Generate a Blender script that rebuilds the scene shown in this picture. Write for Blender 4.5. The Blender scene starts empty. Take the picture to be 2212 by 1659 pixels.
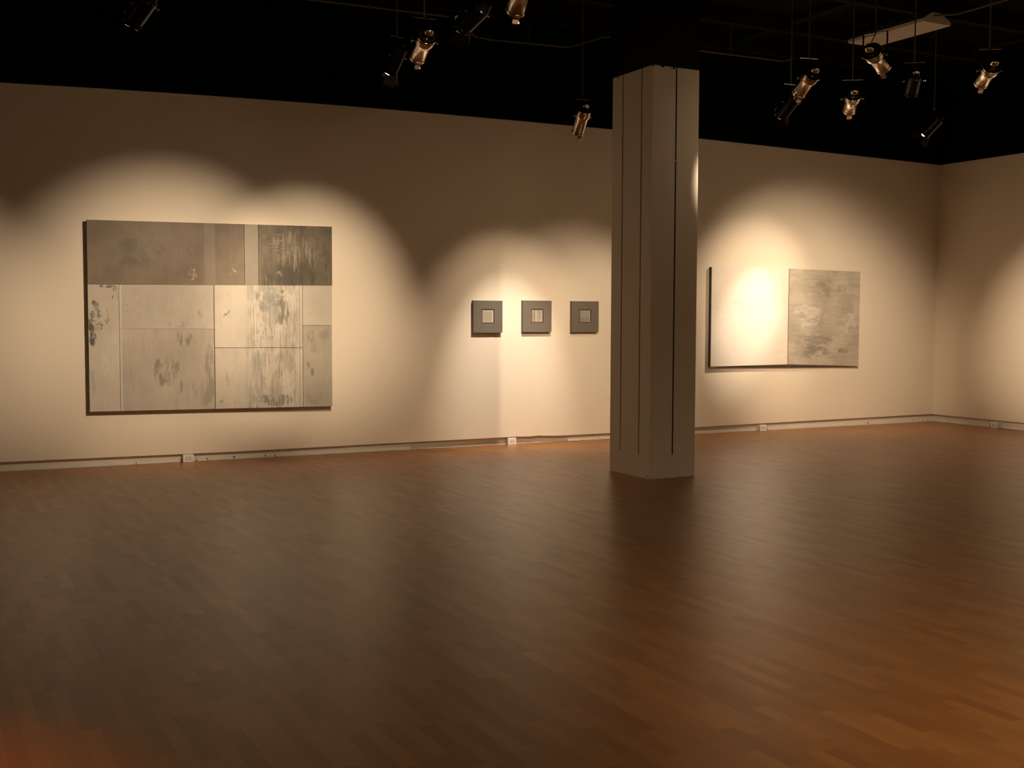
import bpy, bmesh, math, random
from mathutils import Vector, Matrix
random.seed(11)
S = bpy.context.scene
COL = S.collection
PI = math.pi

# ------------------------------------------------------------------ camera
cam_d = bpy.data.cameras.new('camera')
cam = bpy.data.objects.new('camera', cam_d); COL.objects.link(cam)
CR = Vector((0.88613851, -0.46340902, 0.00326051))
CU = Vector((0.02384086, 0.05261306, 0.99833035))
CF = Vector((0.46280683, 0.88458123, -0.05767053))
cam.matrix_world = Matrix(((CR.x, CU.x, -CF.x, 0), (CR.y, CU.y, -CF.y, 0), (CR.z, CU.z, -CF.z, 1.5), (0, 0, 0, 1)))
cam_d.sensor_width = 36.0
cam_d.lens = 2480.0 / 2212.0 * 36.0
cam_d.clip_end = 100
S.camera = cam

# ------------------------------------------------------------------ world, exposure
w = bpy.data.worlds.new('world'); S.world = w; w.use_nodes = True
w.node_tree.nodes['Background'].inputs[0].default_value = (0, 0, 0, 1)
w.node_tree.nodes['Background'].inputs[1].default_value = 0.0
S.view_settings.view_transform = 'Standard'
S.view_settings.look = 'None'
S.view_settings.gamma = 1.0
S.view_settings.use_curve_mapping = False
S.view_settings.exposure = 0.72
S.cycles.sample_clamp_indirect = 3.0
S.cycles.max_bounces = 10
S.cycles.diffuse_bounces = 6

WARM = (1.0, 0.755, 0.525)
HALOGEN = (1.0, 0.84, 0.70)      # the brighter core of the two strongest lamps
def spot(name, pos, target, power, half_deg, blend=1.0, radius=0.03, color=WARM, parent=None):
    l = bpy.data.lights.new(name, 'SPOT')
    l.energy = power; l.spot_size = math.radians(2 * half_deg); l.spot_blend = blend
    l.shadow_soft_size = radius; l.color = color
    o = bpy.data.objects.new(name, l); COL.objects.link(o)
    d = (Vector(target) - Vector(pos)).normalized()
    o.location = pos; o.rotation_mode = 'QUATERNION'
    o.rotation_quaternion = d.to_track_quat('-Z', 'Y')
    return o
# unseen lamps outside the picture
spot('lamp_light', (-2.2, 7.6, 3.5), (-2.6, 12, 1.2), 160, 24)
spot('lamp_light', (8.4, 3.6, 3.5), (13.24, 5.0, 1.3), 260, 28)
spot('lamp_light', (8.2, 2.0, 3.5), (13.24, 1.0, 1.5), 120, 30)
spot('lamp_light', (0.9, -0.6, 3.6), (-4, 0.8, 1.5), 200, 34)  # added lamp: bounce off the left wall fills the column
spot('lamp_light', (3.5, 0.4, 3.6), (3.6, -4, 1.5), 420, 36)  # added lamp: bounce off the front wall fills the column's near faces
spot('lamp_light', (8.4, 0.2, 3.5), (8.8, -4, 1.5), 200, 36)  # second added lamp for the same front-wall bounce
spot('lamp_light', (2.6, 0.6, 3.6), (4.9, 3.0, 0), 215, 39)
spot('lamp_light', (-1.0, 3.2, 3.6), (-0.6, 3.7, 0), 170, 21, color=(1, 0.42, 0.10))
spot('lamp_light', (1.3, 0.6, 3.6), (1.7, 3.4, 0), 45, 45)  # added weak fill that brightens the near floor, no known lamp there

# ------------------------------------------------------------------ node helper
class NT:
    def __init__(s, name):
        s.m = bpy.data.materials.new(name); s.m.use_nodes = True
        s.t = s.m.node_tree; s.b = s.t.nodes['Principled BSDF']; s._tc = None
    def n(s, typ, **kw):
        x = s.t.nodes.new(typ)
        for k, v in kw.items(): setattr(x, k, v)
        return x
    def put(s, sock, v):
        if isinstance(v, bpy.types.NodeSocket): s.t.links.new(v, sock)
        elif isinstance(v, (tuple, list)) and len(v) == 3 and sock.type == 'RGBA': sock.default_value = (*v, 1)
        else: sock.default_value = v
    def math(s, op, a, b=0.0, c=None, clamp=False):
        x = s.n('ShaderNodeMath', operation=op, use_clamp=clamp)
        s.put(x.inputs[0], a); s.put(x.inputs[1], b)
        if c is not None: s.put(x.inputs[2], c)
        return x.outputs[0]
    def tc(s):
        if s._tc is None: s._tc = s.n('ShaderNodeTexCoord').outputs['Object']
        return s._tc
    def xyz(s):
        if not hasattr(s, '_x'):
            q = s.n('ShaderNodeSeparateXYZ'); s.t.links.new(s.tc(), q.inputs[0]); s._x = q.outputs
        return s._x
    def noise(s, scale, detail=4, rough=0.6, stretch=(1, 1, 1), offset=(0, 0, 0), dist=0.0):
        mp = s.n('ShaderNodeMapping'); s.t.links.new(s.tc(), mp.inputs[0])
        mp.inputs['Scale'].default_value = stretch; mp.inputs['Location'].default_value = offset
        x = s.n('ShaderNodeTexNoise'); s.t.links.new(mp.outputs[0], x.inputs['Vector'])
        x.inputs['Scale'].default_value = scale; x.inputs['Detail'].default_value = detail
        x.inputs['Roughness'].default_value = rough; x.inputs['Distortion'].default_value = dist
        return x.outputs[0]
    def step(s, v, lo, hi):
        x = s.n('ShaderNodeMapRange', interpolation_type='SMOOTHSTEP')
        s.put(x.inputs[0], v); x.inputs[1].default_value = lo; x.inputs[2].default_value = hi
        x.inputs[3].default_value = 0; x.inputs[4].default_value = 1
        return x.outputs[0]
    def mix(s, f, a, b):
        x = s.n('ShaderNodeMix', data_type='RGBA')
        s.put(x.inputs[0], f); s.put(x.inputs[6], a); s.put(x.inputs[7], b)
        return x.outputs[2]
    def blob(s, cx, cz, rx, rz, soft=0.6):
        X, Y, Z = s.xyz()
        a = s.math('DIVIDE', s.math('SUBTRACT', X, cx), rx); b = s.math('DIVIDE', s.math('SUBTRACT', Z, cz), rz)
        d = s.math('ADD', s.math('MULTIPLY', a, a), s.math('MULTIPLY', b, b))
        return s.step(d, 1.0, 1.0 - soft)
    def band(s, axis, lo, hi, soft=0.004):
        v = s.xyz()[axis]
        return s.math('MULTIPLY', s.step(v, lo - soft, lo + soft), s.step(v, hi + soft, hi - soft))
    def color(s, c): s.put(s.b.inputs['Base Color'], c)
    def bump(s, h, strength=0.2, dist=0.002):
        x = s.n('ShaderNodeBump'); s.t.links.new(h, x.inputs['Height'])
        x.inputs['Strength'].default_value = strength; x.inputs['Distance'].default_value = dist
        s.t.links.new(x.outputs[0], s.b.inputs['Normal'])
    def set(s, **kw):
        for k, v in kw.items(): s.put(s.b.inputs[k.replace('_', ' ')], v)
        return s

def plain(name, c, rough=0.5, metal=0.0, var=0.08, scale=9.0, spec=0.5):
    t = NT(name); n = t.noise(scale, 5)
    t.color(t.mix(n, tuple(x * (1 - var) for x in c), tuple(min(1, x * (1 + var)) for x in c)))
    t.set(Roughness=rough, Metallic=metal); t.put(t.b.inputs['Specular IOR Level'], spec)
    return t.m

# wall paint: off white with roller stipple
t = NT('wall_paint'); n1 = t.noise(1.3, 4); n2 = t.noise(95, 3, 0.7)
t.color(t.mix(n1, (0.77, 0.69, 0.56), (0.82, 0.735, 0.60)))
t.set(Roughness=0.62); t.put(t.b.inputs['Specular IOR Level'], 0.25); t.bump(n2, 0.22, 0.002)
M_WALL = t.m
M_BLACK = plain('black_paint', (0.004, 0.004, 0.0032), 0.9, var=0.25, spec=0.05)
M_CEIL = plain('black_ceiling', (0.006, 0.006, 0.0045), 0.95, var=0.3, scale=3, spec=0.05)
M_JOIST = plain('dark_joist', (0.011, 0.0105, 0.006), 0.9, var=0.25, spec=0.1)
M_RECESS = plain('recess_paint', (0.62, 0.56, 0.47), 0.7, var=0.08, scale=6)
t = NT('raceway_paint'); n1 = t.noise(22, 5, stretch=(1, 1, 0.6)); n2 = t.noise(3, 3)
t.color(t.mix(t.step(n1, 0.655, 0.69), t.mix(n2, (0.70, 0.65, 0.55), (0.78, 0.73, 0.64)), (0.10, 0.065, 0.04)))
t.set(Roughness=0.55); M_RACE = t.m
M_BOX = plain('outlet_box_white', (0.84, 0.81, 0.74), 0.5, var=0.03)
M_DARK = plain('dark_slot', (0.015, 0.012, 0.01), 0.8)
# column: greyer paint, black paint above a ragged line, chips near the floor
t = NT('column_paint'); X, Y, Z = t.xyz(); n1 = t.noise(2.0, 4); n2 = t.noise(80, 3, 0.7); n3 = t.noise(26, 4)
chip = t.math('MULTIPLY', t.step(n3, 0.60, 0.64), t.step(Z, 0.05, 0.0))
body = t.mix(n1, (0.80, 0.74, 0.61), (0.84, 0.78, 0.65))
body = t.mix(chip, body, (0.05, 0.03, 0.02))
edge = t.math('ADD', 3.811, t.math('MULTIPLY', t.step(t.noise(17, 2), 0.58, 0.66), -0.022))
t.color(t.mix(t.step(t.math('SUBTRACT', Z, edge), -0.002, 0.002), body, (0.004, 0.004, 0.0032)))
t.set(Roughness=0.6); t.put(t.b.inputs['Specular IOR Level'], 0.2); t.bump(n2, 0.15, 0.002)
M_COLUMN = t.m
M_ALU = plain('polished_aluminium', (0.80, 0.72, 0.62), 0.09, 1.0, var=0.05)
M_BLK = plain('black_enamel', (0.003, 0.003, 0.0027), 0.22, 0.0, spec=0.3)
M_ROD = plain('dark_grey_rod', (0.06, 0.065, 0.055), 0.5, 0.0)
M_COND = plain('conduit_metal', (0.11, 0.085, 0.055), 0.6, 0.0, spec=0.2)
M_TROF = plain('fixture_enamel', (0.62, 0.54, 0.46), 0.5)
t = NT('lamp_lens_glow'); t.color((0.9, 0.8, 0.6)); t.put(t.b.inputs['Emission Color'], (1, 0.74, 0.48)); t.put(t.b.inputs['Emission Strength'], 25.0)
M_LENS = t.m
t = NT('lamp_lens_off'); t.color((0.25, 0.25, 0.25)); t.set(Roughness=0.1); M_LENS0 = t.m

# laminate floor
t = NT('laminate_stave'); at = t.n('ShaderNodeAttribute', attribute_name='tone')
geo = t.n('ShaderNodeNewGeometry'); t._tc = geo.outputs['Position']
g = t.noise(26, 5, 0.6, stretch=(1.0, 0.06, 1)); g2 = t.noise(5, 3)
c = t.mix(at.outputs['Fac'], (0.310, 0.124, 0.027), (0.450, 0.197, 0.049))
c = t.mix(t.math('MULTIPLY', g, 0.35), c, (0.28, 0.108, 0.022))
t.color(c)
t.put(t.b.inputs['Roughness'], t.math('ADD', 0.31, t.math('MULTIPLY', g2, 0.07)))
t.put(t.b.inputs['IOR'], 1.6)
t.bump(t.noise(140, 3, 0.6, stretch=(1, 0.15, 1)), 0.05, 0.001)
M_FLOOR = t.m
M_SUB = plain('joint_fill', (0.10, 0.045, 0.018), 0.6)

# ------------------------------------------------------------------ mesh helpers
def link(name, me, mat=None, parent=None):
    o = bpy.data.objects.new(name, me); COL.objects.link(o)
    if mat is not None and len(me.materials) == 0:
        for m in (mat if isinstance(mat, (list, tuple)) else [mat]): me.materials.append(m)
    if parent is not None: o.parent = parent
    return o
def bm_mesh(name, bm, smooth=False):
    bmesh.ops.recalc_face_normals(bm, faces=bm.faces)
    me = bpy.data.meshes.new(name); bm.to_mesh(me); bm.free()
    if smooth:
        for p in me.polygons: p.use_smooth = True
    return me
def add_box(bm, lo, hi, bev=0.0, mi=0):
    vs = [bm.verts.new((x, y, z)) for x in (lo[0], hi[0]) for y in (lo[1], hi[1]) for z in (lo[2], hi[2])]
    fs = []
    for f in ((0, 1, 3, 2), (4, 6, 7, 5), (0, 4, 5, 1), (2, 3, 7, 6), (0, 2, 6, 4), (1, 5, 7, 3)):
        fs.append(bm.faces.new([vs[i] for i in f])); fs[-1].material_index = mi
    if bev:
        es = list({e for f in fs for e in f.edges})
        bmesh.ops.bevel(bm, geom=es, offset=bev, segments=1, affect='EDGES')
def box(name, lo, hi, mat, parent=None, bev=0.0):
    bm = bmesh.new(); add_box(bm, lo, hi, bev)
    return link(name, bm_mesh(name, bm), mat, parent)
def lathe_bm(bm, prof, seg=28, M=None, cap0=False, cap1=False):
    rings = []
    for (z, r) in prof:
        ring = []
        for i in range(seg):
            a = 2 * PI * i / seg; v = Vector((r * math.cos(a), r * math.sin(a), z))
            ring.append(bm.verts.new(M @ v if M else v))
        rings.append(ring)
    for a, b in zip(rings, rings[1:]):
        for i in range(seg): bm.faces.new((a[i], a[(i + 1) % seg], b[(i + 1) % seg], b[i]))
    if cap0: bm.faces.new(rings[0])
    if cap1: bm.faces.new(rings[-1])
def tube_bm(bm, pts, r, seg=8):
    pts = [Vector(p) for p in pts]; rings = []
    for i, p in enumerate(pts):
        d = (pts[min(i + 1, len(pts) - 1)] - pts[max(i - 1, 0)]).normalized()
        u = d.orthogonal().normalized() if i == 0 else (u - d * u.dot(d)).normalized()
        v = d.cross(u)
        rings.append([bm.verts.new(p + (u * math.cos(2 * PI * k / seg) + v * math.sin(2 * PI * k / seg)) * r) for k in range(seg)])
    for a, b in zip(rings, rings[1:]):
        for k in range(seg): bm.faces.new((a[k], a[(k + 1) % seg], b[(k + 1) % seg], b[k]))
    bm.faces.new(rings[0]); bm.faces.new(rings[-1])
def empty(name, loc, label, cat, group=None):
    o = bpy.data.objects.new(name, None); COL.objects.link(o); o.location = loc; o.empty_display_size = 0.1
    o['label'] = label; o['category'] = cat
    if group: o['group'] = group
    return o
def struct(o): o['kind'] = 'structure'; return o

# ------------------------------------------------------------------ room shell
XL, XR, YF, YB, ZC = -4.0, 13.242, -4.0, 12.0, 5.0
# back wall (the long one): white below the paint line, black above; the sheet ends above the floor
top = [(-4, 3.62), (-1.5, 3.655), (0.802, 3.704), (1.719, 3.735), (2.71, 3.76), (3.784, 3.78), (4.954, 3.792), (6.231, 3.797), (7.632, 3.799), (8.957, 3.787), (10.229, 3.769), (11.727, 3.749), (13.242, 3.727)]
lip = [(-4, 0.10), (0.728, 0.097), (1.988, 0.089), (2.954, 0.083), (4.622, 0.088), (5.999, 0.090), (6.182, 0.090), (6.324, 0.092), (6.399, 0.088), (6.543, 0.085), (6.65, 0.091), (6.70, 0.085), (6.765, 0.081), (6.81, 0.083), (6.85, 0.078), (6.907, 0.076), (7.654, 0.075), (8.97, 0.093), (10.123, 0.101), (13.242, 0.113)]
def interp(pl, x):
    for (a, b), (c, d) in zip(pl, pl[1:]):
        if a <= x <= c: return b + (d - b) * (x - a) / (c - a)
    return pl[-1][1]
def long_wall():
    xs = sorted({p[0] for p in top} | {p[0] for p in lip})
    bm = bmesh.new(); cols = []
    for x in xs:
        zs = (interp(lip, x), interp(top, x), ZC)
        fr = [bm.verts.new((x, YB, z)) for z in zs]; bk = [bm.verts.new((x, YB + 0.04, z)) for z in zs]
        cols.append((fr, bk))
    for (f0, b0), (f1, b1) in zip(cols, cols[1:]):
        for k in (0, 1):
            f = bm.faces.new((f0[k], f1[k], f1[k + 1], f0[k + 1])); f.material_index = k
            bm.faces.new((b0[k], b0[k + 1], b1[k + 1], b1[k]))
        bm.faces.new((f0[0], b0[0], b1[0], f1[0])); bm.faces.new((f0[2], f1[2], b1[2], b0[2]))
    for fr, bk in (cols[0], cols[-1]):
        for k in (0, 1): bm.faces.new((fr[k], fr[k + 1], bk[k + 1], bk[k]))
    return struct(link('wall_back', bm_mesh('wall_back', bm), [M_WALL, M_BLACK]))
long_wall()
def right_wall():
    bm = bmesh.new()
    add_box(bm, (XR, YF, 0.108), (XR + 0.04, YB, 3.722), mi=0); add_box(bm, (XR, YF, 3.722), (XR + 0.04, YB, ZC), mi=1)
    return struct(link('wall_right', bm_mesh('wall_right', bm), [M_WALL, M_BLACK]))
right_wall()
for nm, lo, hi in (('wall_left', (XL - 0.1, YF, 0), (XL, YB + 0.1, 3.72)), ('wall_front', (XL - 0.1, YF - 0.1, 0), (XR + 0.1, YF, 3.72))):
    bm = bmesh.new(); add_box(bm, lo, hi, mi=0); add_box(bm, (lo[0], lo[1], 3.72), (hi[0], hi[1], ZC), mi=1)
    struct(link(nm, bm_mesh(nm, bm), [M_WALL, M_BLACK]))
# recessed toe space under both sheets
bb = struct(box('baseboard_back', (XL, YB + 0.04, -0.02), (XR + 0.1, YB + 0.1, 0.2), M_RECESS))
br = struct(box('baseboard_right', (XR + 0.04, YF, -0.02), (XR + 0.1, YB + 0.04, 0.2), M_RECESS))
for a, b, h in ((XL, 1.985, 0.037), (1.992, 2.42, 0.027), (2.60, 4.985, 0.032), (7.05, 8.8, 0.026), (8.8, 9.97, 0.040), (10.16, 13.24, 0.046)):
    box('raceway_strip', (a, YB + 0.014, 0.0), (b, YB + 0.0395, h), M_RACE, bb, 0.002)
box('raceway_strip', (XR + 0.014, 11.02, 0.0), (XR + 0.0395, YB + 0.035, 0.046), M_RACE, br, 0.002)
box('raceway_strip', (XR + 0.026, 6.0, 0.0), (XR + 0.0395, 10.80, 0.030), M_RACE, br, 0.002)

# floor: sub layer plus staves of the laminate, nearest 300 singly
floor = struct(box('floor', (XL, YF, -0.10), (XR + 0.1, YB + 0.1, -0.0008), M_SUB))
def cam_px(x, y):
    d = Vector((x, y, -1.5)); z = d.dot(CF)
    if z < 0.5: return None
    return 1106 + 2480 * d.dot(CR) / z, 829.5 - 2480 * d.dot(CU) / z, z
SW = 0.0645
staves = []
rr = random.Random(5)
nrow = int((XR - XL) / SW)
for i in range(nrow + 1):
    x0 = XL + i * SW; x1 = min(x0 + SW, XR)
    y = YF - rr.random() * 0.4
    while y < YB:
        L = rr.choice((0.26, 0.32, 0.38, 0.43, 0.5)); tone = rr.choice((0.0, 0.18, 0.32, 0.42, 0.5, 0.58, 0.68, 0.8, 1.0))
        a, b = max(y, YF), min(y + L, YB)
        if b - a > 0.01: staves.append((x0, x1, a, b, tone))
        y += L
ranked = []
for k, (x0, x1, a, b, tn) in enumerate(staves):
    q = cam_px((x0 + x1) / 2, (a + b) / 2)
    if q and -40 < q[0] < 2250 and q[1] < 1740:
        ranked.append(((b - a) * 1.5 / q[2] ** 3, k))
ranked.sort(reverse=True); near = {k for _, k in ranked[:300]}
G = 0.00016
tone_mesh = {}
def stave_mesh(tn):
    if tn in tone_mesh: return tone_mesh[tn]
    bm = bmesh.new(); hw = SW / 2 - G
    add_box(bm, (-hw, -0.5, -0.0008), (hw, 0.5, 0.0))
    me = bm_mesh('stave', bm); ca = me.attributes.new('tone', 'FLOAT', 'FACE')
    for d in ca.data: d.value = tn
    me.materials.append(M_FLOOR); tone_mesh[tn] = me; return me
V, F, TN = [], [], []
for k, (x0, x1, a, b, tn) in enumerate(staves):
    if k in near:
        o = bpy.data.objects.new('plank', stave_mesh(tn)); COL.objects.link(o); o.parent = floor
        o.location = ((x0 + x1) / 2, (a + b) / 2, 0); o.scale = (1, (b - a) - 2 * G, 1)
    else:
        i = len(V); z0 = -0.0008
        V += [(x0 + G, a + G, 0), (x1 - G, a + G, 0), (x1 - G, b - G, 0), (x0 + G, b - G, 0),
              (x0 + G, a + G, z0), (x1 - G, a + G, z0), (x1 - G, b - G, z0), (x0 + G, b - G, z0)]
        F += [(i, i + 1, i + 2, i + 3), (i, i + 4, i + 5, i + 1), (i + 1, i + 5, i + 6, i + 2), (i + 2, i + 6, i + 7, i + 3), (i + 3, i + 7, i + 4, i)]
        TN += [tn] * 5
me = bpy.data.meshes.new('plank_field'); me.from_pydata(V, [], F); me.attributes.new('tone', 'FLOAT', 'FACE').data.foreach_set('value', TN)
me.materials.append(M_FLOOR); o = bpy.data.objects.new('plank_field', me); COL.objects.link(o); o.parent = floor; o['kind'] = 'stuff'

# ceiling, joists
ceil = struct(box('ceiling', (XL - 0.1, YF - 0.1, ZC), (XR + 0.1, YB + 0.1, ZC + 0.1), M_CEIL))
for y in (2.2, 3.4, 4.6, 5.8, 7.0, 9.3, 10.6, 11.6):
    box('joist', (XL, y - 0.045, ZC - 0.16), (XR, y + 0.045, ZC), M_JOIST, ceil)
for x in (5.6, 9.2, 12.2):
    box('joist', (x - 0.06, YF, ZC - 0.07), (x + 0.06, YB, ZC), M_JOIST, ceil)

# ------------------------------------------------------------------ column
CX0, CX1, CY0, CY1 = 6.064, 6.583, 8.829, 9.509
col = empty('column', ((CX0 + CX1) / 2, (CY0 + CY1) / 2, 0), 'square off-white clad column with dark vertical grooves standing on the wooden floor', 'column')
colo = Vector(col.location)
def cprism(name, pts, z0, z1, mat):
    bm = bmesh.new(); lo = [bm.verts.new((x - colo.x, y - colo.y, z0)) for x, y in pts]; hi = [bm.verts.new((x - colo.x, y - colo.y, z1)) for x, y in pts]
    bm.faces.new(lo); bm.faces.new(hi); n = len(pts)
    for i in range(n): bm.faces.new((lo[i], lo[(i + 1) % n], hi[(i + 1) % n], hi[i]))
    return link(name, bm_mesh(name, bm), mat, col)
T = 0.006; g = 0.0085
cprism('core', [(CX0 + T, CY0 + T), (CX1 - T, CY0 + T), (CX1 - T, CY1 - T), (CX0 + T, CY1 - T)], 0.22, ZC, M_DARK)
cprism('base_block', [(CX0, CY0), (CX1, CY0), (CX1, CY1), (CX0, CY1)], 0.0, 0.22, M_COLUMN)
gy1, gy2, gx = 9.010, 9.327, 6.326
def corner(ax, ay, sx, sy, ex, ey):   # L shaped: corner at (ax,ay), legs end at x=ex and y=ey
    return [(ax, ay), (ex, ay), (ex, ay + sy * T), (ax + sx * T, ay + sy * T), (ax + sx * T, ey), (ax, ey)]
for a in (corner(CX0, CY0, 1, 1, gx - g, gy1 - g), corner(CX1, CY0, -1, 1, gx + g, gy1 - g), corner(CX0, CY1, 1, -1, gx - g, gy2 + g), corner(CX1, CY1, -1, -1, gx + g, gy2 + g)):
    cprism('corner_panel', a, 0.22, ZC, M_COLUMN)
for x0, x1 in ((CX0, CX0 + T), (CX1 - T, CX1)):
    cprism('flat_panel', [(x0, gy1 + g), (x1, gy1 + g), (x1, gy2 - g), (x0, gy2 - g)], 0.22, ZC, M_COLUMN)
cprism('cover_plate', [(CX0 - 0.0015, 9.20), (CX0 + 0.001, 9.20), (CX0 + 0.001, 9.27), (CX0 - 0.0015, 9.27)], 0.235, 0.345, M_COLUMN)
cprism('groove_bridge', [(gx - g, CY0 + 0.001), (gx + g, CY0 + 0.001), (gx + g, CY0 + T), (gx - g, CY0 + T)], 2.955, 2.965, M_COLUMN)

# ------------------------------------------------------------------ paintings
def art(name, cx, cz, label, cat, group=None): return empty(name, (cx, YB, cz), label, cat, group)
def panel(parent, name, x0, x1, z0, z1, y0, y1, mat, label=None, bev=0.0015):
    p = parent.location
    o = box(name, (x0 - p.x, y0 - p.y, z0 - p.z), (x1 - p.x, y1 - p.y, z1 - p.z), mat, parent, bev)
    if label: o['label'] = label
    return o
# marks are given in metres in the frame of the painting (x from centre, z from centre)
LIGHT = ((0.50, 0.455, 0.375), (0.60, 0.55, 0.46))
def plaster(name, ca, cb, marks=(), streak=0.25, streakc=(0.22, 0.22, 0.19), vert=True, cloud=1.6, thr=(0.56, 0.70), extra=None, specks=0.0, seed=0):
    t = NT(name); st = (1, 1, 0.10) if vert else (0.12, 1, 1)
    base = t.mix(t.step(t.noise(cloud, 5, 0.6, offset=(seed, 0, 0)), 0.32, 0.68), ca, cb)
    s1 = t.noise(22, 6, 0.75, stretch=st, offset=(seed * 3.1, 0, 0))
    base = t.mix(t.math('MULTIPLY', t.step(s1, thr[0], thr[1]), streak), base, streakc)
    fine = t.noise(60, 4, 0.7, stretch=st, offset=(seed, 2, 0))
    base = t.mix(t.math('MULTIPLY', t.step(fine, 0.35, 0.7), 0.12), base, tuple(c * 0.55 for c in ca))
    for (cx, cz, rx, rz, colr, amt, nsc, lo, hi, stv) in marks:
        m = t.blob(cx, cz, rx, rz, 0.9)
        n = t.noise(nsc, 5, 0.7, stretch=(1, 1, stv), offset=(cx * 7, 0, cz * 5))
        m = t.step(t.math('SUBTRACT', n, t.math('MULTIPLY', t.math('SUBTRACT', 1.0, m), 0.42)), 0.5 * lo + 0.30, 0.5 * hi + 0.36)
        base = t.mix(t.math('MULTIPLY', m, amt), base, colr)
    if specks:
        sp = t.noise(75, 2, 0.5, offset=(seed, 0, 5)); base = t.mix(t.math('MULTIPLY', t.step(sp, 0.70, 0.74), specks), base, (0.10, 0.09, 0.06))
    if extra: base = extra(t, base)
    t.color(base); t.set(Roughness=0.55); t.put(t.b.inputs['Specular IOR Level'], 0.3)
    t.bump(s1, 0.25, 0.002)
    return t.m
GREY = (0.22, 0.205, 0.165); BLUE = (0.36, 0.37, 0.38); DK = (0.055, 0.055, 0.045); MID = (0.27, 0.25, 0.20)
# --- large painting
A = art('large_abstract_painting', 2.795, 1.50, 'large abstract painting in grey and cream blocks on the long wall, left of the column', 'painting')
ax, az = 2.795, 1.50
YP = 11.925
M_EDGE1 = plain('stretcher_olive', (0.32, 0.285, 0.20), 0.7)
M_EDGE = plain('stretcher_dark', (0.06, 0.055, 0.042), 0.7)
def rect(parent, name, x0, x1, zt0, zt1, zb0, zb1, mat, y0=YP, y1=YP + 0.02, label=None):
    # slab whose top runs from zt0 (left) to zt1 (right), bottom from zb0 to zb1
    p = parent.location; bm = bmesh.new()
    P4 = [(x0, zb0), (x1, zb1), (x1, zt1), (x0, zt0)]
    f = [bm.verts.new((x - p.x, y0 - p.y, z - p.z)) for x, z in P4]; b = [bm.verts.new((x - p.x, y1 - p.y, z - p.z)) for x, z in P4]
    bm.faces.new(f); bm.faces.new(b)
    for i in range(4): bm.faces.new((f[i], f[(i + 1) % 4], b[(i + 1) % 4], b[i]))
    o = link(name, bm_mesh(name, bm), mat, parent)
    if label: o['label'] = label
    return o
def m_(px_x, px_z, rx, rz, c, amt, nsc=14, lo=0.30, hi=0.45, stv=0.5): return (px_x - ax, px_z - az, rx, rz, c, amt, nsc, lo, hi, stv)
lt = lambda x: 2.442 + (x - 1.545) / 2.5 * 0.03        # top edge
lm = lambda x: 1.812 + (x - 1.545) / 2.5 * 0.028       # middle seam
lb = lambda x: 0.561 - (x - 1.545) / 2.5 * 0.027       # bottom edge
gp = 0.0008
rect(A, 'stretcher', 1.551, 4.033, 2.438, 2.468, 0.563, 0.537, M_EDGE1, YP + 0.0195, YB - 0.0015)
def upper_extra(t, b):
    b = t.mix(t.math('MULTIPLY', t.band(0, 2.68 - ax, 2.79 - ax, 0.01), 0.22), b, (0.36, 0.32, 0.25))
    b = t.mix(t.math('MULTIPLY', t.band(0, 2.79 - ax, 2.93 - ax, 0.02), 0.15), b, (0.10, 0.10, 0.08))
    return b
mat = plaster('paint_grey_umber', (0.155, 0.122, 0.085), (0.225, 0.182, 0.130), [
    m_(2.02, 2.12, 0.42, 0.25, (0.10, 0.09, 0.06), 0.7, 6, 0.15, 0.5, 0.8), m_(2.52, 2.15, 0.18, 0.10, (0.42, 0.36, 0.27), 0.7, 20, 0.42, 0.62, 0.9),
    m_(2.55, 1.93, 0.10, 0.14, (0.42, 0.36, 0.28), 0.7, 22, 0.42, 0.58, 0.9), m_(2.96, 1.97, 0.09, 0.09, (0.48, 0.42, 0.33), 0.8, 28, 0.46, 0.6, 0.9),
    m_(1.87, 1.93, 0.07, 0.16, (0.10, 0.10, 0.09), 0.6, 8, 0.28, 0.5, 0.4)], 0.12, (0.11, 0.10, 0.08), extra=upper_extra, seed=1)
rect(A, 'painted_panel', 1.545, 3.092, lt(1.545), lt(3.092), lm(1.545) + gp, lm(3.09) + gp, mat, label='dark grey-brown upper panel')
mat = plaster('paint_pale_grey', (0.27, 0.25, 0.20), (0.31, 0.285, 0.23), [], 0.08, (0.25, 0.24, 0.2), seed=2)
rect(A, 'painted_panel', 3.096, 3.238, lt(3.096), lt(3.238), lm(3.1) + gp, lm(3.24) + gp, mat, label='narrow pale grey strip')
mat = plaster('paint_charcoal_brushed', (0.080, 0.070, 0.050), (0.18, 0.15, 0.105), [
    m_(3.62, 2.2, 0.5, 0.35, (0.32, 0.28, 0.21), 0.7, 45, 0.34, 0.55, 0.10), m_(3.40, 2.33, 0.18, 0.12, (0.30, 0.28, 0.21), 0.5, 10, 0.32, 0.52, 1.0),
    m_(3.45, 1.95, 0.08, 0.06, (0.33, 0.28, 0.21), 0.7, 9, 0.3, 0.45, 1.0), m_(3.50, 2.22, 0.3, 0.2, (0.28, 0.24, 0.175), 0.6, 18, 0.32, 0.5, 6.0),
    m_(3.33, 1.93, 0.09, 0.16, (0.30, 0.27, 0.21), 0.6, 34, 0.42, 0.6, 0.15)], 0.55, (0.045, 0.043, 0.034), thr=(0.45, 0.7), cloud=2.5, seed=3)
rect(A, 'painted_panel', 3.242, 4.043, lt(3.242), lt(4.043), lm(3.24) + gp, lm(4.04) + gp, mat, label='charcoal brushed upper right panel')
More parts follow.
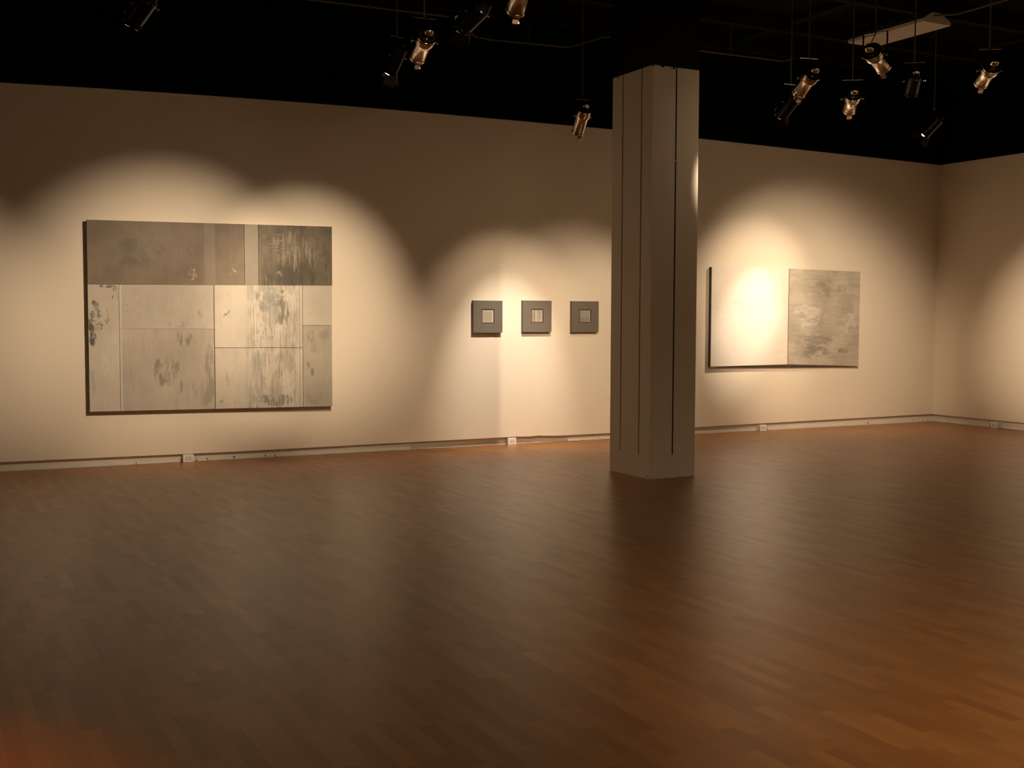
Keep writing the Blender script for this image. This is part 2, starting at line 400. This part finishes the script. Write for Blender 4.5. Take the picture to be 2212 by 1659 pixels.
# lower left narrow panel
mat = plaster('paint_cream_chipped', *LIGHT, marks=[
    m_(1.60, 1.45, 0.10, 0.40, DK, 0.9, 16, 0.30, 0.36, 0.6), m_(1.62, 1.48, 0.10, 0.30, (0.21, 0.205, 0.17), 0.9, 14, 0.33, 0.42, 0.8),
    m_(1.80, 1.72, 0.05, 0.18, DK, 0.9, 20, 0.36, 0.42, 0.3), m_(1.72, 1.50, 0.04, 0.16, DK, 0.9, 30, 0.40, 0.45, 0.5), m_(1.72, 1.80, 0.16, 0.03, DK, 0.8, 30, 0.36, 0.42, 1.0),
    m_(1.57, 0.85, 0.05, 0.32, BLUE, 0.6, 12, 0.3, 0.45, 0.5), m_(1.72, 1.0, 0.12, 0.3, (0.64, 0.60, 0.50), 0.6, 14, 0.35, 0.55, 0.6)], streak=0.2, specks=0.3, seed=4)
rect(A, 'painted_panel', 1.545, 1.834, lm(1.545) - gp, lm(1.834) - gp, lb(1.545), lb(1.834), mat, label='narrow cream panel with dark chipped left edge')
def left_extra(t, b):
    bl = t.math('MULTIPLY', t.band(0, 1.88 - ax, 1.925 - ax, 0.012), t.step(t.noise(9, 4, stretch=(1, 1, 0.5)), 0.36, 0.6))
    bl = t.math('MULTIPLY', bl, t.step(t.xyz()[2], 1.30 - az, 0.9 - az))
    b = t.mix(t.math('MULTIPLY', bl, 0.75), b, BLUE)
    b = t.mix(t.math('MULTIPLY', t.band(0, 1.83 - ax, 1.86 - ax, 0.006), 0.5), b, (0.66, 0.62, 0.53))
    return b
mat = plaster('paint_cream_left_top', (0.45, 0.41, 0.34), (0.53, 0.48, 0.40), [
    m_(2.42, 1.42, 0.22, 0.06, GREY, 0.75, 12, 0.30, 0.5, 0.8), m_(2.63, 1.50, 0.06, 0.12, (0.2, 0.2, 0.17), 0.7, 14, 0.34, 0.5, 0.4), m_(2.67, 1.74, 0.04, 0.12, GREY, 0.7, 14, 0.32, 0.5, 0.4),
    m_(2.02, 1.62, 0.05, 0.03, DK, 0.7, 40, 0.42, 0.5, 1), m_(2.3, 1.55, 0.6, 0.3, (0.38, 0.36, 0.33), 0.5, 5, 0.3, 0.55, 0.8)], streak=0.15, specks=0.8, extra=left_extra, seed=5)
rect(A, 'painted_panel', 1.838, 2.769, lm(1.838) - gp, lm(2.769) - gp, 1.379, 1.373, mat, label='pale cream panel with grey smudge')
mat = plaster('paint_cream_left_low', (0.41, 0.37, 0.30), (0.51, 0.455, 0.375), [
    m_(2.28, 0.95, 0.25, 0.26, (0.20, 0.185, 0.145), 0.8, 16, 0.26, 0.5, 0.3), m_(2.47, 1.28, 0.14, 0.16, (0.18, 0.17, 0.13), 0.75, 18, 0.38, 0.55, 0.25),
    m_(2.72, 1.0, 0.10, 0.5, GREY, 0.6, 16, 0.36, 0.55, 0.2), m_(2.40, 0.78, 0.08, 0.28, (0.2, 0.18, 0.14), 0.6, 16, 0.36, 0.55, 0.25), m_(2.66, 0.75, 0.18, 0.3, (0.28, 0.25, 0.195), 0.7, 9, 0.22, 0.5, 0.4)], streak=0.35, thr=(0.52, 0.72), specks=0.2, extra=left_extra, seed=6)
rect(A, 'painted_panel', 1.838, 2.769, 1.377, 1.371, lb(1.838), lb(2.769), mat, label='darker cream panel with vertical stains')
def mid_extra(t, b):
    X = t.xyz()[0]
    m = t.math('MULTIPLY', t.band(0, 3.12 - ax, 3.66 - ax, 0.06), 1.0)
    n = t.noise(75, 5, 0.8, stretch=(1, 1, 0.05)); n2 = t.noise(9, 4, 0.6, stretch=(1, 1, 0.5), offset=(3, 0, 1))
    b = t.mix(t.math('MULTIPLY', t.math('MULTIPLY', t.step(n2, 0.42, 0.58), m), 0.65), b, (0.33, 0.315, 0.275))
    b = t.mix(t.math('MULTIPLY', t.math('MULTIPLY', t.step(n, 0.51, 0.60), m), 0.7), b, (0.20, 0.18, 0.135))
    n3 = t.noise(60, 5, 0.8, stretch=(1, 1, 0.05), offset=(9, 0, 0))
    b = t.mix(t.math('MULTIPLY', t.math('MULTIPLY', t.step(n3, 0.60, 0.66), m), 0.7), b, (0.66, 0.61, 0.50))
    b = t.mix(t.math('MULTIPLY', t.band(0, 3.675 - ax, 3.682 - ax, 0.002), 0.6), b, (0.18, 0.15, 0.11))
    return b
mat = plaster('paint_streaked_top', *LIGHT, marks=[
    m_(3.34, 1.70, 0.26, 0.22, (0.19, 0.20, 0.18), 0.85, 12, 0.10, 0.42, 0.8), m_(3.48, 1.55, 0.16, 0.22, (0.12, 0.125, 0.10), 0.9, 20, 0.16, 0.36, 0.22), m_(3.48, 1.77, 0.06, 0.04, (0.12, 0.15, 0.12), 0.8, 12, 0.3, 0.45, 0.7),
    m_(2.91, 1.52, 0.09, 0.09, (0.17, 0.19, 0.16), 0.9, 16, 0.34, 0.46, 0.8), m_(3.30, 1.30, 0.16, 0.22, (0.22, 0.225, 0.205), 0.75, 14, 0.34, 0.5, 0.35), m_(2.90, 1.74, 0.05, 0.1, GREY, 0.5, 14, 0.34, 0.5, 0.35)], streak=0.12, extra=mid_extra, specks=0.3, seed=7)
rect(A, 'painted_panel', 2.777, 3.709, lm(2.777) - gp, lm(3.709) - gp, 1.182, 1.174, mat, label='cream panel with grey-green vertical streaks')
mat = plaster('paint_streaked_low', (0.49, 0.445, 0.37), (0.58, 0.53, 0.445), marks=[
    m_(3.42, 0.62, 0.36, 0.11, (0.08, 0.085, 0.065), 0.9, 26, 0.26, 0.42, 0.2), m_(2.90, 0.85, 0.06, 0.20, GREY, 0.75, 16, 0.34, 0.5, 0.3), m_(2.84, 0.66, 0.08, 0.10, (0.22, 0.22, 0.18), 0.7, 10, 0.3, 0.45, 0.8),
    m_(3.47, 1.10, 0.10, 0.12, (0.2, 0.21, 0.18), 0.7, 14, 0.34, 0.5, 0.5), m_(3.20, 1.0, 0.20, 0.3, (0.33, 0.33, 0.31), 0.6, 12, 0.34, 0.55, 0.3), m_(2.98, 0.65, 0.02, 0.12, DK, 0.8, 16, 0.3, 0.45, 0.3)], streak=0.3, extra=mid_extra, specks=0.2, seed=8)
rect(A, 'painted_panel', 2.777, 3.709, 1.177, 1.169, lb(2.777), lb(3.709), mat, label='lower cream panel with dark drips along its bottom')
mat = plaster('paint_cream_right', (0.50, 0.455, 0.375), (0.56, 0.51, 0.425), [m_(3.88, 1.6, 0.16, 0.2, (0.38, 0.35, 0.28), 0.4, 20, 0.4, 0.6, 2.5)], streak=0.1, vert=False, seed=9)
rect(A, 'painted_panel', 3.714, 4.040, lm(3.714) - gp, lm(4.04) - gp, 1.412, 1.412, mat, label='small plain cream panel')
mat = plaster('paint_tan_right', (0.36, 0.33, 0.265), (0.46, 0.42, 0.34), [
    m_(3.80, 1.30, 0.07, 0.11, (0.15, 0.14, 0.11), 0.8, 12, 0.28, 0.5, 0.7), m_(3.80, 1.02, 0.07, 0.25, (0.15, 0.13, 0.09), 0.85, 12, 0.3, 0.48, 0.4), m_(3.92, 1.22, 0.22, 0.22, (0.28, 0.26, 0.22), 0.7, 6, 0.25, 0.5, 0.8),
    m_(3.86, 0.62, 0.22, 0.14, (0.28, 0.26, 0.2), 0.7, 6, 0.25, 0.5, 0.8)], streak=0.2, seed=10)
rect(A, 'painted_panel', 3.714, 4.037, 1.408, 1.408, lb(3.714), lb(4.035), mat, label='tan panel with brown stain')
M_SEAM = plain('seam_rust', (0.09, 0.045, 0.022), 0.8)
rect(A, 'seam', 2.7695, 2.7765, lm(2.77) - gp, lm(2.77) - gp, lb(2.77), lb(2.77), M_SEAM, YP + 0.0015, YP + 0.02, label='dark rust vertical seam')

# --- three small framed pieces
M_MAT = plain('frame_taupe', (0.145, 0.125, 0.098), 0.6, var=0.04)
M_LIP = plain('frame_lip', (0.05, 0.034, 0.014), 0.6)
def small(x0, x1, z0, z1, label, pm, yf=11.955):
    cx, cz = (x0 + x1) / 2, (z0 + z1) / 2
    o = art('small_framed_piece', cx, cz, label, 'painting', 'three small framed pieces beside the column')
    h = 0.082
    bm = bmesh.new()
    w2, h2 = (x1 - x0) / 2, (z1 - z0) / 2; oz = 0.006
    for lo, hi in (((-w2, -h2), (-h, h2)), ((h, -h2), (w2, h2)), ((-h, h + oz), (h, h2)), ((-h, -h2), (h, -h + oz))):
        add_box(bm, (lo[0], yf - YB, lo[1]), (hi[0], 0, hi[1]))
    bmesh.ops.remove_doubles(bm, verts=bm.verts, dist=1e-5)
    link('frame', bm_mesh('frame', bm), M_MAT, o)
    bm = bmesh.new(); k = 0.010
    for lo, hi in (((-h, -h), (-h + k, h)), ((h - k, -h), (h, h)), ((-h + k, h - k), (h - k, h)), ((-h + k, -h), (h - k, -h + k))):
        add_box(bm, (lo[0], yf - YB + 0.004, lo[1] + oz), (hi[0], -0.01, hi[1] + oz))
    link('inner_lip', bm_mesh('inner_lip', bm), M_LIP, o)
    box('picture', (-h + k, yf - YB + 0.007, -h + k + oz), (h - k, -0.01, h - k + oz), pm, o)
def pic1(t, b):
    b = t.mix(t.math('MULTIPLY', t.band(2, -0.075, -0.060, 0.002), 0.8), b, (0.66, 0.61, 0.48))
    b = t.mix(t.math('MULTIPLY', t.band(0, 0.052, 0.075, 0.003), 0.6), b, (0.60, 0.55, 0.42))
    return t.mix(t.math('MULTIPLY', t.band(2, 0.062, 0.080, 0.003), 0.5), b, (0.55, 0.5, 0.38))
def pic2(t, b):
    b = t.mix(t.math('MULTIPLY', t.band(0, -0.045, -0.025, 0.004), 0.6), b, (0.17, 0.14, 0.10))
    b = t.mix(t.math('MULTIPLY', t.band(0, -0.022, -0.010, 0.002), 0.8), b, (0.55, 0.5, 0.42))
    return t.mix(t.math('MULTIPLY', t.band(0, 0.055, 0.08, 0.002), 0.6), b, (0.5, 0.46, 0.38))
def pic3(t, b):
    b = t.mix(t.math('MULTIPLY', t.band(2, -0.08, -0.005, 0.003), 0.45), b, (0.19, 0.17, 0.15))
    return t.mix(t.math('MULTIPLY', t.band(0, 0.06, 0.08, 0.002), 0.5), b, (0.5, 0.48, 0.43))
small(5.751, 6.127, 1.325, 1.697, 'small taupe framed piece with a plain cream picture, farthest from the column', plaster('pic_cream', (0.34, 0.31, 0.22), (0.42, 0.385, 0.28), (), 0.2, (0.2, 0.18, 0.12), extra=pic1, cloud=9, seed=11))
small(6.398, 6.785, 1.331, 1.703, 'small taupe framed piece with a light vertical line in its picture, middle of the three', plaster('pic_line', (0.30, 0.27, 0.21), (0.37, 0.335, 0.265), (), 0.15, (0.2, 0.18, 0.14), extra=pic2, cloud=9, seed=12))
small(7.067, 7.446, 1.328, 1.702, 'small taupe framed piece with a greyish two-tone picture, nearest the column', plaster('pic_grey', (0.30, 0.28, 0.24), (0.35, 0.33, 0.29), (), 0.1, (0.2, 0.19, 0.17), extra=pic3, cloud=9, vert=False, seed=13))

# --- two-panel painting right of the column
Y3 = 11.94
B = art('two_panel_painting', 10.43, 1.51, 'wide two-panel painting, white left and mottled grey right, right of the column', 'painting')
ax, az = 10.43, 1.51
rect(B, 'stretcher', 9.143, 11.695, 2.160, 2.150, 0.880, 0.845, M_EDGE, Y3 + 0.0065, YB - 0.0015)
mat = plaster('paint_white', (0.76, 0.695, 0.60), (0.80, 0.74, 0.65), [
    m_(9.7, 1.70, 0.55, 0.10, (0.50, 0.43, 0.33), 0.6, 22, 0.36, 0.55, 9.0), m_(10.2, 1.82, 0.25, 0.10, (0.50, 0.42, 0.32), 0.5, 18, 0.44, 0.6, 6.0)], streak=0.10, streakc=(0.6, 0.55, 0.46), vert=False, specks=0.05, seed=14)
rect(B, 'canvas', 9.142, 10.418, 2.163, 2.168, 0.877, 0.886, mat, Y3, Y3 + 0.007, label='white canvas panel')
M_RUST = plain('edge_rust', (0.22, 0.085, 0.04), 0.7)
rect(B, 'edge_trim', 10.419, 10.429, 2.166, 2.166, 0.886, 0.886, M_RUST, Y3 + 0.001, Y3 + 0.007, label='thin rust-coloured edge')
mat = plaster('paint_mottled_grey', (0.42, 0.375, 0.31), (0.55, 0.495, 0.41), [
    m_(10.75, 1.55, 0.42, 0.28, (0.64, 0.59, 0.51), 0.75, 8, 0.22, 0.44, 2.4), m_(11.5, 1.45, 0.32, 0.25, (0.62, 0.57, 0.49), 0.7, 7, 0.28, 0.42, 1.2),
    m_(10.85, 1.18, 0.55, 0.16, (0.27, 0.245, 0.20), 0.8, 7, 0.18, 0.42, 3.5), m_(10.9, 1.05, 0.45, 0.14, (0.19, 0.175, 0.14), 0.7, 8, 0.28, 0.42, 2.0), m_(11.5, 1.06, 0.3, 0.07, (0.19, 0.18, 0.14), 0.7, 7, 0.26, 0.42, 3.0),
    m_(10.9, 0.97, 0.6, 0.12, (0.50, 0.46, 0.40), 0.7, 12, 0.38, 0.5, 1.5), m_(10.75, 1.95, 0.3, 0.04, (0.48, 0.45, 0.38), 0.8, 14, 0.36, 0.5, 6.0), m_(10.9, 1.78, 0.5, 0.05, (0.45, 0.42, 0.36), 0.7, 12, 0.36, 0.5, 6.0),
    m_(11.1, 1.90, 0.6, 0.2, (0.25, 0.235, 0.19), 0.6, 5, 0.28, 0.5, 2.0)], streak=0.5, streakc=(0.34, 0.305, 0.245), vert=False, thr=(0.47, 0.62), cloud=3.0, seed=15)
rect(B, 'canvas', 10.430, 11.70, 2.168, 2.152, 0.886, 0.842, mat, Y3 + 0.001, Y3 + 0.007, label='mottled grey canvas panel')

# ------------------------------------------------------------------ outlet boxes in the toe recess
def outlet(x, label, right=False):
    if not right: o = empty('outlet_box', (x, YB + 0.04, 0), label, 'outlet', 'outlet boxes along the wall foot')
    else:
        o = empty('outlet_box', (XR + 0.04, x, 0), label, 'outlet', 'outlet boxes along the wall foot'); o.rotation_euler = (0, 0, -PI / 2)
    bm = bmesh.new(); add_box(bm, (-0.055, -0.062, 0), (0.055, -0.0005, 0.08), 0.003); link('housing', bm_mesh('housing', bm), M_BOX, o)
    for dx in (-0.028, 0.004):
        bm = bmesh.new(); add_box(bm, (dx, -0.0635, 0.02), (dx + 0.024, -0.0615, 0.06)); link('socket', bm_mesh('socket', bm), plain('socket_face', (0.62, 0.58, 0.5), 0.5), o)
outlet(2.505, 'white outlet box at the wall foot under the large painting')
outlet(6.272, 'white outlet box at the wall foot under the three small framed pieces')
outlet(10.06, 'white outlet box at the wall foot under the two-panel painting')
outlet(10.91, 'white outlet box at the foot of the right-hand wall, beyond the corner', True)

# ------------------------------------------------------------------ spotlights
def yoke_bm():
    bm = bmesh.new(); w_, h_, t_, b_ = 0.098, 0.175, 0.0022, 0.012
    add_box(bm, (-w_, -b_, -0.01), (-w_ + 2 * t_, b_, h_)); add_box(bm, (w_ - 2 * t_, -b_, -0.01), (w_, b_, h_)); add_box(bm, (-w_, -b_, h_ - 2 * t_), (w_, b_, h_))
    return bm
ME = {}
def shape(key, fn, mat, smooth=True):
    if key not in ME:
        bm = fn(); me = bm_mesh(key, bm, False)
        if smooth:
            for p in me.polygons: p.use_smooth = True
            try: me.set_sharp_from_angle(angle=math.radians(35))
            except Exception: pass
        me.materials.append(mat); ME[key] = me
    return ME[key]
TP = 0.16      # pivot position along the axis
def f_housing():
    bm = bmesh.new()
    lathe_bm(bm, [(0.086, 0.030), (0.086, 0.066), (0.092, 0.075), (0.105, 0.0765), (0.107, 0.073), (0.112, 0.073), (0.114, 0.0765), (0.150, 0.0765), (0.162, 0.074), (0.180, 0.063), (0.325, 0.062), (0.328, 0.066), (0.350, 0.066), (0.350, 0.058), (0.300, 0.055), (0.2, 0.05)], 32, Matrix.Translation((0, 0, -TP)))
    return bm
def f_cap():
    bm = bmesh.new(); R_ = 0.036
    pr = [(0.0005, 0.002)] + [(R_ - R_ * math.cos(a), R_ * math.sin(a)) for a in [math.radians(d) for d in (15, 30, 45, 60, 75, 90)]] + [(0.050, 0.036), (0.052, 0.030)]
    lathe_bm(bm, pr, 24, Matrix.Translation((0, 0, -TP)), cap0=True, cap1=True); return bm
def f_neck():
    bm = bmesh.new(); lathe_bm(bm, [(0.050, 0.029), (0.095, 0.031)], 20, Matrix.Translation((0, 0, -TP)), True, True); return bm
def f_vents():
    bm = bmesh.new()
    for k in range(14):
        a = 2 * PI * k / 14; M = Matrix.Rotation(a, 4, 'Z') @ Matrix.Translation((0.056, 0, 0.0855 - TP))
        q = bmesh.new(); add_box(q, (-0.014, -0.0055, -0.0008), (0.009, 0.0055, 0.0012)); me = bpy.data.meshes.new('t'); q.transform(M); q.to_mesh(me); q.free(); bm.from_mesh(me); bpy.data.meshes.remove(me)
    return bm
def f_lens():
    bm = bmesh.new(); lathe_bm(bm, [(0.326, 0.0555), (0.334, 0.04), (0.338, 0.012)], 24, Matrix.Translation((0, 0, -TP)), True, True); return bm
def f_knob():
    bm = bmesh.new(); lathe_bm(bm, [(0.0, 0.006), (0.014, 0.006), (0.014, 0.011), (0.026, 0.011)], 12, Matrix.Rotation(PI / 2, 4, 'Y') @ Matrix.Translation((0, 0, 0.080)), True, True); return bm
def f_clip():
    bm = bmesh.new(); add_box(bm, (-0.022, 0.058, 0.340 - TP), (0.022, 0.066, 0.385 - TP)); add_box(bm, (-0.022, 0.058, 0.381 - TP), (0.022, 0.083, 0.386 - TP)); return bm
def f_black():
    bm = bmesh.new()
    lathe_bm(bm, [(0.03, 0.02), (0.03, 0.035), (0.075, 0.052), (0.085, 0.064), (0.30, 0.066), (0.302, 0.072), (0.322, 0.072), (0.322, 0.062), (0.27, 0.058), (0.2, 0.05)], 32, Matrix.Translation((0, 0, -TP)), cap0=True)
    return bm
def f_door():
    bm = bmesh.new(); z = 0.322 - TP
    a = [(-0.05, 0.070, z), (0.05, 0.070, z), (0.06, 0.105, z + 0.085), (-0.06, 0.105, z + 0.085)]
    v0 = [bm.verts.new(p) for p in a]; v1 = [bm.verts.new((p[0], p[1] + 0.0016, p[2] - 0.0006)) for p in a]
    bm.faces.new(v0); bm.faces.new(v1)
    for i in range(4): bm.faces.new((v0[i], v0[(i + 1) % 4], v1[(i + 1) % 4], v1[i]))
    return bm
def f_bolt():
    bm = bmesh.new()
    lathe_bm(bm, [(0.0, 0.008), (0.006, 0.007), (0.008, 0.002)], 10, Matrix.Identity(4), True, True); return bm
def put(name, key, fn, mat, root, R=None, smooth=True):
    o = bpy.data.objects.new(name, shape(key, fn, mat, smooth)); COL.objects.link(o); o.parent = root
    if R is not None: o.matrix_local = R
    return o
def fixture(pos, target, label, power, half, blend=1.0, beam=None, black=False, group=None, yaw_off=0.0, hot=None, tilt=0.0, roll=0.0):
    pos = Vector(pos); d = (Vector(target) - pos).normalized()
    root = empty('gallery_spotlight', pos, label, 'spotlight', group)
    az = math.atan2(d.x, d.y)
    yk = Matrix.Rotation(-az, 4, 'Z')                       # yoke faces the beam, its bar crosswise
    el = math.asin(-d.z)
    R = Matrix.Rotation(-az, 4, 'Z') @ Matrix.Rotation(-(PI / 2 + el), 4, 'X')    # local +Z -> d
    if (R @ Vector((0, 0, 1))).dot(d) < 0.99:
        R = d.to_track_quat('Z', 'Y').to_matrix().to_4x4()
    if not black:
        put('housing', 'housing', f_housing, M_ALU, root, R)['label'] = 'polished aluminium housing'
        put('end_cap', 'end_cap', f_cap, M_ALU, root, R); put('neck', 'neck', f_neck, M_BLK, root, R)
        put('vent_slots', 'vent_slots', f_vents, M_DARK, root, R, False); put('clip', 'clip', f_clip, M_ALU, root, R, False)
    else:
        put('housing', 'black_housing', f_black, M_BLK, root, R)['label'] = 'black enamelled housing'
        if black == 'cap':
            put('end_cap', 'end_cap', f_cap, M_ALU, root, R)
        for k in range(8):
            a = 2 * PI * k / 8
            put('vent_screw', 'bolt_head', f_bolt, M_ALU, root, R @ Matrix.Rotation(a, 4, 'Z') @ Matrix.Translation((0.058, 0, 0.082 - TP)) @ Matrix.Rotation(PI, 4, 'X') @ Matrix.Scale(0.6, 4))
        if black != 'cap':
            for k in range(4):
                put('barn_door_leaf', 'barn_door_leaf', f_door, M_BLK, root, R @ Matrix.Rotation(k * PI / 2 + roll, 4, 'Z'), False)
    put('lens', 'lens', f_lens, M_LENS, root, R)
    put('yoke', 'yoke', yoke_bm, M_BLK, root, yk, False)
    for s in (0, PI):
        put('knob', 'knob', f_knob, M_ALU if not black else M_BLK, root, yk @ Matrix.Rotation(s, 4, 'Z'))
    bm = bmesh.new(); tube_bm(bm, [(0, 0, 0.172), (0, 0, ZC - pos.z - 0.03)], 0.0065, 8); link('rod', bm_mesh('rod', bm), M_ROD, root)
    bm = bmesh.new(); lathe_bm(bm, [(-0.03, 0.03), (-0.025, 0.045), (0, 0.045)], 16, Matrix.Translation((0, 0, ZC - pos.z)), True, True); link('canopy', bm_mesh('canopy', bm), M_BLK, root)
    if not black:
        a = R @ Vector((0, 0, 0.06 - TP)); up = Vector((0, 0, 1))
        pts = [a, a + up * 0.05 + (R @ Vector((0, 0, -0.02))), Vector((0.01, 0.0, 0.15)), Vector((0.008, 0, 0.20))]
        P = []
        for i in range(9):
            u = i / 8; b = [(1 - u) ** 3, 3 * u * (1 - u) ** 2, 3 * u * u * (1 - u), u ** 3]; P.append(sum((pts[j] * b[j] for j in range(4)), Vector()))
        bm = bmesh.new(); tube_bm(bm, P, 0.004, 6); link('cord', bm_mesh('cord', bm), M_BLK, root)
    lp = pos + d * (0.36 - TP)
    for j, (pw, hf, bl) in enumerate([(power, half, blend)] + ([hot] if hot else [])):
        bd = (Vector(beam) - pos).normalized() if beam else d
        l = spot('lamp_light', d * (0.36 - TP), d * (0.36 - TP) + bd * 3, pw, hf, bl, 0.035, HALOGEN if j else WARM); l.parent = root
    return root

GS, GB = 'silver gallery spotlights', 'black gallery spotlights'
fixture((3.44, 8.00, 3.55), (3.78, 12, 1.62), 'silver spotlight at the upper left, above and right of the large painting', 440, 19, 1.0, group=GS)
fixture((6.123, 10.173, 3.55), (6.2, 12, 0.85), 'silver spotlight hanging alone just left of the column', 95, 32, 1.0, group=GS, hot=(240, 19, 1.0))
fixture((6.86, 7.652, 3.55), (7.8, 12, 1.2), 'silver spotlight just right of the column, leftmost of the right-hand cluster', 230, 21.5, 0.8, beam=(7.15, 12, 0.95), group=GS)
fixture((7.83, 8.14, 3.55), (10.6, 12, 1.6), 'silver spotlight pointing straight down the frame, lowest of the right-hand cluster', 270, 22, 0.95, group=GS)
fixture((6.713, 6.743, 3.55), (13.24, 9.6, 1.35), 'large silver spotlight in front of the white ceiling fixture', 1250, 12.5, 1.0, group=GS)
fixture((7.935, 6.691, 3.55), (11.0, 12, 1.4), 'silver spotlight nearest the right edge of the picture', 300, 20, 0.95, group=GS)
fixture((3.433, 6.442, 3.55), (4.75, 12, 0.5), 'silver spotlight cut off by the top edge of the picture', 170, 14, group=GS)
fixture((8.47, 8.00, 3.75), (11.5, 12, 0.9), 'black spotlight with bright cap between two silver ones at right', 200, 22, black='cap', group=GB)
fixture((3.864, 9.593, 3.8), (2.9, 12, 0.3), 'black barn-door spotlight just behind the silver one above the large painting', 25, 27, black=True, group=GB, roll=0.4)
fixture((7.469, 8.575, 3.55), (7.6, 12, 1.15), 'black barn-door spotlight low beneath the silver one right of the column', 90, 20, 0.9, black=True, group=GB, roll=0.3)
fixture((10.77, 9.85, 3.8), (9.75, 12, 1.45), 'black barn-door spotlight lowest at right, above the two-panel painting', 165, 27, black=True, group=GB, roll=0.5, hot=(260, 11.5, 1.0))
fixture((3.431, 7.088, 3.55), (2.30, 12, 1.48), 'black barn-door spotlight near the top edge, between two silver ones', 580, 19.5, 1.0, black=True, group=GB, roll=0.35)
fixture((1.418, 7.963, 3.55), (-0.1, 12, 1.25), 'black barn-door spotlight alone at the far upper left', 170, 21, black=True, group=GB, roll=0.4)

# ------------------------------------------------------------------ ceiling fittings
fl = empty('strip_light', (10.1, 9.8, ZC), 'long unlit white strip light fixed under the black ceiling at upper right', 'ceiling light')
def trough():
    bm = bmesh.new(); y0, y1 = -0.57, 0.57
    prof = [(-0.215, -0.25), (0.215, -0.25), (0.215, -0.215), (0.07, -0.13), (-0.07, -0.13), (-0.215, -0.215)]
    a = [bm.verts.new((x, y0, z)) for x, z in prof]; b = [bm.verts.new((x, y1, z)) for x, z in prof]
    bm.faces.new(a); bm.faces.new(b)
    for i in range(6): bm.faces.new((a[i], a[(i + 1) % 6], b[(i + 1) % 6], b[i]))
    bmesh.ops.bevel(bm, geom=[e for e in bm.edges if abs(e.verts[0].co.y - e.verts[1].co.y) < 0.01], offset=0.004, segments=1, affect='EDGES')
    return bm
link('diffuser_body', bm_mesh('diffuser_body', trough()), M_TROF, fl)
for y in (-0.4, 0.4): box('hanger', (-0.02, y - 0.02, -0.13), (0.02, y + 0.02, 0.0), M_BLK, fl)
def conduit(pts, label, name='conduit', r=0.011):
    o = pts[0]; root = empty(name, o, label, 'conduit')
    bm = bmesh.new(); tube_bm(bm, [Vector(p) - Vector(o) for p in pts], r, 8); link('pipe', bm_mesh('pipe', bm), M_COND, root)
    for a, b in zip(pts, pts[1:]):
        L = (Vector(b) - Vector(a)).length
        if L > 1.0:
            n = max(1, int(L / 1.4))
            for k in range(n):
                p = Vector(a).lerp(Vector(b), (k + 0.5) / n) - Vector(o)
                bm = bmesh.new(); add_box(bm, (p.x - 0.012, p.y - 0.016, p.z - 0.016), (p.x + 0.012, p.y + 0.016, p.z + 0.016)); add_box(bm, (p.x - 0.004, p.y - 0.004, p.z), (p.x + 0.004, p.y + 0.004, ZC - o[2]))
                link('strap', bm_mesh('strap', bm), M_ROD, root)
    return root
conduit([(3.3, 11.13, 4.62), (5.02, 11.05, 4.62)], 'thin metal conduit crossing the black ceiling above the large painting')
conduit([(5.4, 11.38, 4.62), (5.60, 11.62, 4.60), (5.80, 11.66, 4.60), (6.80, 11.63, 4.62), (6.90, 11.5, 4.64), (6.98, 11.2, 4.66), (7.05, 11.12, 4.66)], 'bent metal conduit left of the column top')
jb = empty('junction_box', (7.12, 11.05, 4.72), 'small dark junction box on the ceiling left of the column top', 'junction box')
box('box_body', (-0.06, -0.06, -0.12), (0.06, 0.06, 0.0), M_JOIST, jb, 0.004); box('bracket', (-0.01, -0.01, 0.0), (0.01, 0.01, 0.28), M_ROD, jb)
conduit([(8.17, 11.05, 4.62), (9.2, 11.02, 4.62), (9.45, 11.01, 4.62), (9.6, 11.0, 4.66)], 'thin metal conduit just right of the column top')
conduit([(10.05, 9.22, 4.83), (10.1, 8.95, 4.79), (10.1, 7.4, 4.79)], 'metal conduit running from the strip light to the right edge')
